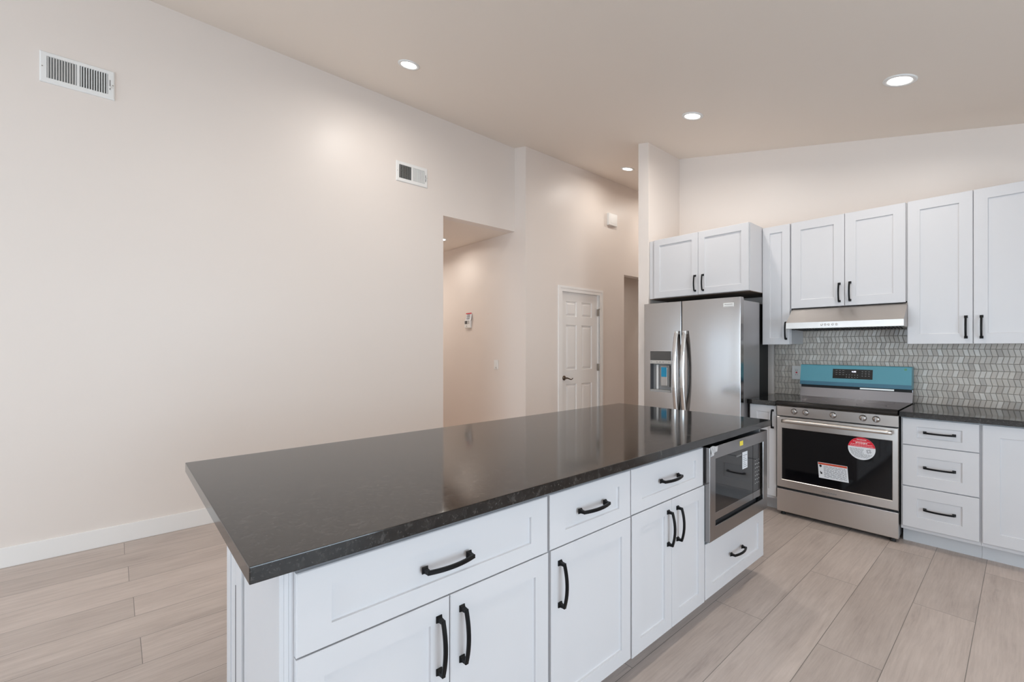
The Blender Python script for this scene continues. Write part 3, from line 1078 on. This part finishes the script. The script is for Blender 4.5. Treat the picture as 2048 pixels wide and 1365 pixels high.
def bil(a, b):      # a across, b down
    t0, t1 = Vector(q4[0]), Vector(q4[1])
    b0, b1 = Vector(q4[3]), Vector(q4[2])
    return (t0 * (1 - a) + t1 * a) * (1 - b) + (b0 * (1 - a) + b1 * a) * b


def qd(mb, a0, a1, b0, b1, d0, d1):
    P = [tuple(bil(*p)) for p in ((a0, b0), (a1, b0), (a1, b1), (a0, b1))]
    mb.prism(P, lambda p, q: (p, YS - d0, q), lambda p, q: (p, YS - d1, q))


mb = MB()
qd(mb, 0, 1, 0, 1, 0, 0.0004)
st = mb.build('warning_sticker', 'paper', r)
st['label'] = 'rectangular grey warning sticker with a red header'
mb = MB()
qd(mb, 0.012, 0.988, 0.02, 0.135, 0.0003, 0.0007)
mb.build('header_bar', 'orange', st)
for qs in (((0.05, 0.13, 0.17, 0.28), (0.07, 0.10, 0.15, 0.32)), ((0.07, 0.13, 0.62, 0.74), (0.06, 0.085, 0.56, 0.68))):
    mb = MB()
    for q_ in qs:
        qd(mb, *q_, 0.0003, 0.0008)
    mb.build('hazard_symbol', 'inkdark', st)
mb = MB()
for i in range(12):
    b = 0.20 + i * 0.062
    a = 0.19
    while a < 0.93:
        ln = random.uniform(0.05, 0.2)
        qd(mb, a, min(a + ln, 0.95), b, b + 0.020, 0.0003, 0.0008)
        a += ln + 0.025
mb.build('small_print', 'ink', st)
# storage drawer and feet
MB().box(SX0, SX1, 4.083, 4.124, 0.030, 0.212, 0.004).build('storage_drawer', 'steel_h', r)
MB().box(SX0 + 0.01, SX1 - 0.01, 4.10, 4.124, 0.2125, 0.2275).build('drawer_gap', 'rubber', r)
for x in (SX0 + 0.035, SX1 - 0.035):
    for y in (4.12, 4.68):
        MB().lathe([(0.018, 0), (0.018, 0.012), (0.012, 0.016), (0.012, 0.036)], Matrix.Translation((x, y, 0)), 16).build('foot', 'rubber', r)
# cooktop: black glass with a rounded front lip
mb = MB()
prof = [(4.70, 0.8885), (4.068, 0.8885), (4.058, 0.894), (4.054, 0.904), (4.056, 0.916), (4.064, 0.925), (4.080, 0.9295), (4.70, 0.9295)]
mb.prism(prof, lambda a, b: (SX0 + 0.001, a, b), lambda a, b: (SX1 - 0.001, a, b))
ck = mb.build('cooktop', 'cooktop', r)
mb = MB()
for x, y, rd in ((-1.17, 4.26, 0.115), (-0.77, 4.26, 0.09), (-1.18, 4.53, 0.08), (-0.77, 4.53, 0.10), (-0.97, 4.55, 0.05)):
    n = 48
    I = Matrix.Translation((x, y, 0.9296))
    mb.lathe([(rd, 0), (rd, 0.0002), (rd - 0.0018, 0.0002), (rd - 0.0018, 0)], I, n, cap0=False, cap1=False)
mb.build('burner_rings', 'grey', ck)
mb = MB()
mb.prism([(4.661, 0.929), (4.682, 1.010), (4.682, 1.028), (4.735, 1.028), (4.735, 0.929)], lambda a, b: (SX0, a, b), lambda a, b: (SX1, a, b))
mb.build('backguard', brushed('polished_guard', (0.30, 0.30, 0.325), 0.16, 0), r)
MB().box(SX0 + 0.004, SX1 - 0.004, 4.676, 4.735, 1.010, 1.0325).build('vent_slot', 'rubber', r)
MB().box(-0.92, -0.70, 4.670, 4.676, 1.014, 1.026).build('vent_grille', 'nickel', r)
mb = MB()
prof = [(4.650, 1.033), (4.640, 1.040), (4.640, 1.066), (4.664, 1.205), (4.668, 1.209), (4.745, 1.209), (4.745, 1.033)]
mb.prism(prof, lambda a, b: (-1.349, a, b), lambda a, b: (-0.591, a, b))
cs = mb.build('console', 'teal', r)
cs['label'] = 'teal film-covered control console'
MB().box(-1.3495, -0.5905, 4.6385, 4.6402, 1.0335, 1.0665, 0.0006).build('film_fold', plain('folded_film', (0.012, 0.135, 0.21), 0.3), cs)['label'] = 'dark doubled edge of the teal film'


def cons(u, v, w_):       # on the sloped face of the console
    t = (v - 1.066) / (1.205 - 1.066)
    return Vector((u, 4.640 + 0.024 * t - w_, v))


mb = MB()
mb.rings([[cons(a, b, wv) for a, b in ((-1.105, 1.098), (-0.832, 1.098), (-0.832, 1.178), (-1.105, 1.178))] for wv in (-0.001, 0.0015)])
dp = mb.build('display', 'glass', r)
text_mesh('clock_digits', '4:00', 0.016, lambda u, v, w_: cons(-0.958 + u, 1.158 + v, 0.0016 + w_), 'digit', dp, 0.0002, 0.030)
for (u, v, a, b) in [(-1.085 + 0.024 * j, 1.164 - 0.017 * i, 0.013, 0.0025) for i in range(3) for j in range(3)] + \
        [(-1.010 + 0.019 * j, 1.128 - 0.018 * i, 0.0045, 0.0045) for i in range(2) for j in range(5)] + \
        [(-0.905 + 0.022 * j, 1.160 - 0.018 * i, 0.010, 0.003) for i in range(3) for j in range(3)]:
    mb = MB().rings([[cons(u + p, v + q, wv) for p, q in ((0, 0), (a, 0), (a, b), (0, b))] for wv in (0.0012, 0.0018)])
    mb.build('key', 'greyink', dp)
mb = MB()
mb.rings([[cons(-0.628 + 0.009 * math.cos(k * math.pi / 10), 1.188 + 0.009 * math.sin(k * math.pi / 10), wv) for k in range(20)] for wv in (0.0, 0.0006)])
o = mb.build('film_tab', plain('green_print', (0.12, 0.36, 0.20), 0.4), cs)
o['label'] = 'round green mark'

# ------------------------------------------------------------------ refrigerator
r = thing('refrigerator', (-2.05, 3.98, 0), 'stainless side-by-side refrigerator with a dispenser under the deep wall cabinet', 'refrigerator')
FX0, FX1, FG = -2.510, -1.588, -2.114
FB, FT = 0.075, 1.790
YD = 3.950


def door_piece(mb, u0, u1, z0, z1, a0, a1, n=14, ends=(True, True)):
    """slightly bowed door slab section between u0 and u1; a0..a1 is the whole door width"""
    ring = []
    us_ = [u0 + (u1 - u0) * i / n for i in range(n + 1)]
    us_ += [a0 + 0.0008, a0 + 0.002, a0 + 0.004, a1 - 0.0008, a1 - 0.002, a1 - 0.004]
    for u in sorted(q for q in us_ if u0 <= q <= u1):
        t = (2 * (u - a0) / (a1 - a0) - 1)
        d = min(u - a0, a1 - u)
        e = 0.004 - math.sqrt(max(0.0, 0.004 ** 2 - (0.004 - d) ** 2)) if d < 0.004 else 0.0
        ring.append((u, YD - 0.007 * (1 - t * t) + e))
    ring += [(u1, YD + 0.062), (u0, YD + 0.062)]
    mb.rings([[(x, y, z0) for x, y in ring], [(x, y, z1) for x, y in ring]])


mb = MB().box(-2.500, -1.602, 4.020, 4.395, 0.03, 1.768)
mb.build('cabinet_body', 'greysteel', r)
MB().box(-2.490, -1.612, 4.395, 4.63, 0.03, 1.760).build('rear_casing', 'rubber', r)
MB().box(-2.50, -1.60, 4.00, 4.05, 0.0, 0.072).build('kick_grille', 'grey', r)
DX0, DX1, DZ0, DZ1 = -2.438, -2.215, 0.934, 1.325
mb = MB()
a0, a1 = FX0, FG - 0.004
door_piece(mb, a0, DX0, FB, FT, a0, a1)
door_piece(mb, DX1, a1, FB, FT, a0, a1)
door_piece(mb, DX0, DX1, FB, DZ0, a0, a1)
door_piece(mb, DX0, DX1, DZ1, FT, a0, a1)
ld = mb.build('freezer_door', 'steel_v', r)
mb = MB()
door_piece(mb, FG + 0.004, FX1, FB, FT, FG + 0.004, FX1, 28)
rd = mb.build('fridge_door', 'steel_v', r)
MB().box(FX0 + 0.02, FX1 - 0.012, 4.0125, 4.0195, FB, 1.76).build('gasket', 'rubber', r)
MB().box(FG - 0.0039, FG + 0.0039, YD - 0.0005, 4.0124, FB, FT - 0.002).build('door_gap_shade', 'rubber', r)  # black filler between the doors, shade of the gap put into its colour
for x in (-2.46, -1.64):
    MB().box(x - 0.03, x + 0.03, 3.985, 4.075, 1.7685, 1.786, 0.003).build('hinge_cover', 'midgrey', r)


def fridge_handle(x0, x1, parent):
    mb = MB()
    rr = []
    n = 28
    for i in range(n + 1):
        q = -1 + 2 * i / n
        z = 1.130 + 0.386 * q
        out = 0.020 + 0.046 * (1 - q * q)
        hw = (x1 - x0) / 2
        xc = (x0 + x1) / 2
        th = 0.010
        y = YD - 0.005 - out
        rr.append([(xc - hw, y + th, z), (xc - hw, y, z), (xc - hw * 0.55, y - th * 0.8, z), (xc + hw * 0.55, y - th * 0.8, z), (xc + hw, y, z), (xc + hw, y + th, z)])
    mb.rings(rr)
    for z in (0.760, 1.500):
        mb.box(x0 + 0.004, x1 - 0.004, YD - 0.036, YD + 0.004, z - 0.016, z + 0.016, 0.003)
    return mb.build('handle', 'chrome', parent)


fridge_handle(-2.172, -2.134, ld)
fridge_handle(-2.094, -2.054, rd)
# dispenser
mb = MB()
YI = YD + 0.052
mb.box(DX0, DX1, YI, YI + 0.008, DZ0, DZ1)
mb.build('dispenser_back', 'midgrey', ld)
MB().box(DX0 + 0.002, DX1 - 0.002, YD - 0.008, YI, 1.240, DZ1 - 0.002, 0.002).build('dispenser_screen', plain('screen_grey', (0.075, 0.07, 0.066), 0.18), ld)
s = MB().box(DX0 + 0.002, DX1 - 0.002, YD - 0.009, YI, 1.205, 1.239, 0.002).build('button_strip', plain('strip_silver', (0.50, 0.48, 0.45), 0.35, 0.5), ld)
for u, wd in ((-2.425, 0.008), (-2.370, 0.016), (-2.338, 0.018), (-2.305, 0.016), (-2.240, 0.008)):
    MB().box(u, u + wd, YD - 0.0096, YD - 0.0085, 1.219, 1.2235).build('button_mark', 'ink', ld)
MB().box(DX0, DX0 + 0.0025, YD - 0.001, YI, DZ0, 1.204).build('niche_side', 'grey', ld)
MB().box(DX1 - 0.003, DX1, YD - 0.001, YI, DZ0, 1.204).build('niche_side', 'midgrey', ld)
MB().box(DX0 + 0.003, DX1 - 0.003, YD - 0.010, YI, DZ0, DZ0 + 0.020, 0.002).build('drip_tray', 'midgrey', ld)
MB().box(-2.392, -2.372, YD + 0.030, YI, 0.955, 1.195, 0.004).build('ice_chute', 'white', ld)
MB().box(-2.345, -2.250, YD + 0.020, YI - 0.004, 0.985, 1.19, 0.006).build('paddle_housing', 'midgrey', ld)
pdl = MB().box(-2.330, -2.262, YD + 0.008, YD + 0.019, 0.995, 1.175, 0.004).build('paddle', plain('paddle_silver', (0.42, 0.40, 0.38), 0.35, 0.4), ld)
o = MB().box(-2.326, -2.270, YD + 0.0060, YD + 0.0078, 1.080, 1.172, 0.0005).build('shipping_tape', 'blue', ld)
o['label'] = 'bright blue shipping tape'
# badge
s = MB().box(-1.728, -1.640, YD - 0.0085, YD - 0.002, 1.710, 1.744, 0.001).build('badge', 'white', rd)
text_mesh('maker_name', 'FRIGIDAIRE', 0.012, lambda u, v, w_: Vector((-1.684 + u, YD - 0.0085 - w_, 1.731 + v)), 'inkdark', rd, 0.0002, 0.068)
MB().box(-1.722, -1.646, YD - 0.0090, YD - 0.0083, 1.714, 1.717).build('badge_line', 'greyink', rd)

# ------------------------------------------------------------------ wall outlet
r = thing('wall_outlet', (-1.41, YK - 0.008, 1.13), 'white duplex outlet on the mosaic backsplash, half behind the range console', 'outlet')
Yo = YK - 0.0082
MB().box(-1.450, -1.372, Yo - 0.006, Yo, 1.066, 1.192, 0.003).build('cover_plate', 'white', r)
rc = MB().box(-1.427, -1.395, Yo - 0.008, Yo - 0.005, 1.094, 1.164, 0.002).build('receptacle', 'white', r)
mb = MB()
for z in (1.110, 1.150):
    mb.box(-1.419, -1.4165, Yo - 0.0085, Yo - 0.0075, z - 0.004, z + 0.005).box(-1.4065, -1.404, Yo - 0.0085, Yo - 0.0075, z - 0.004, z + 0.005)
mb.build('slots', 'inkdark', rc)
MB().box(-1.418, -1.405, Yo - 0.009, Yo - 0.0075, 1.123, 1.137).build('reset_button', M['red'], rc)
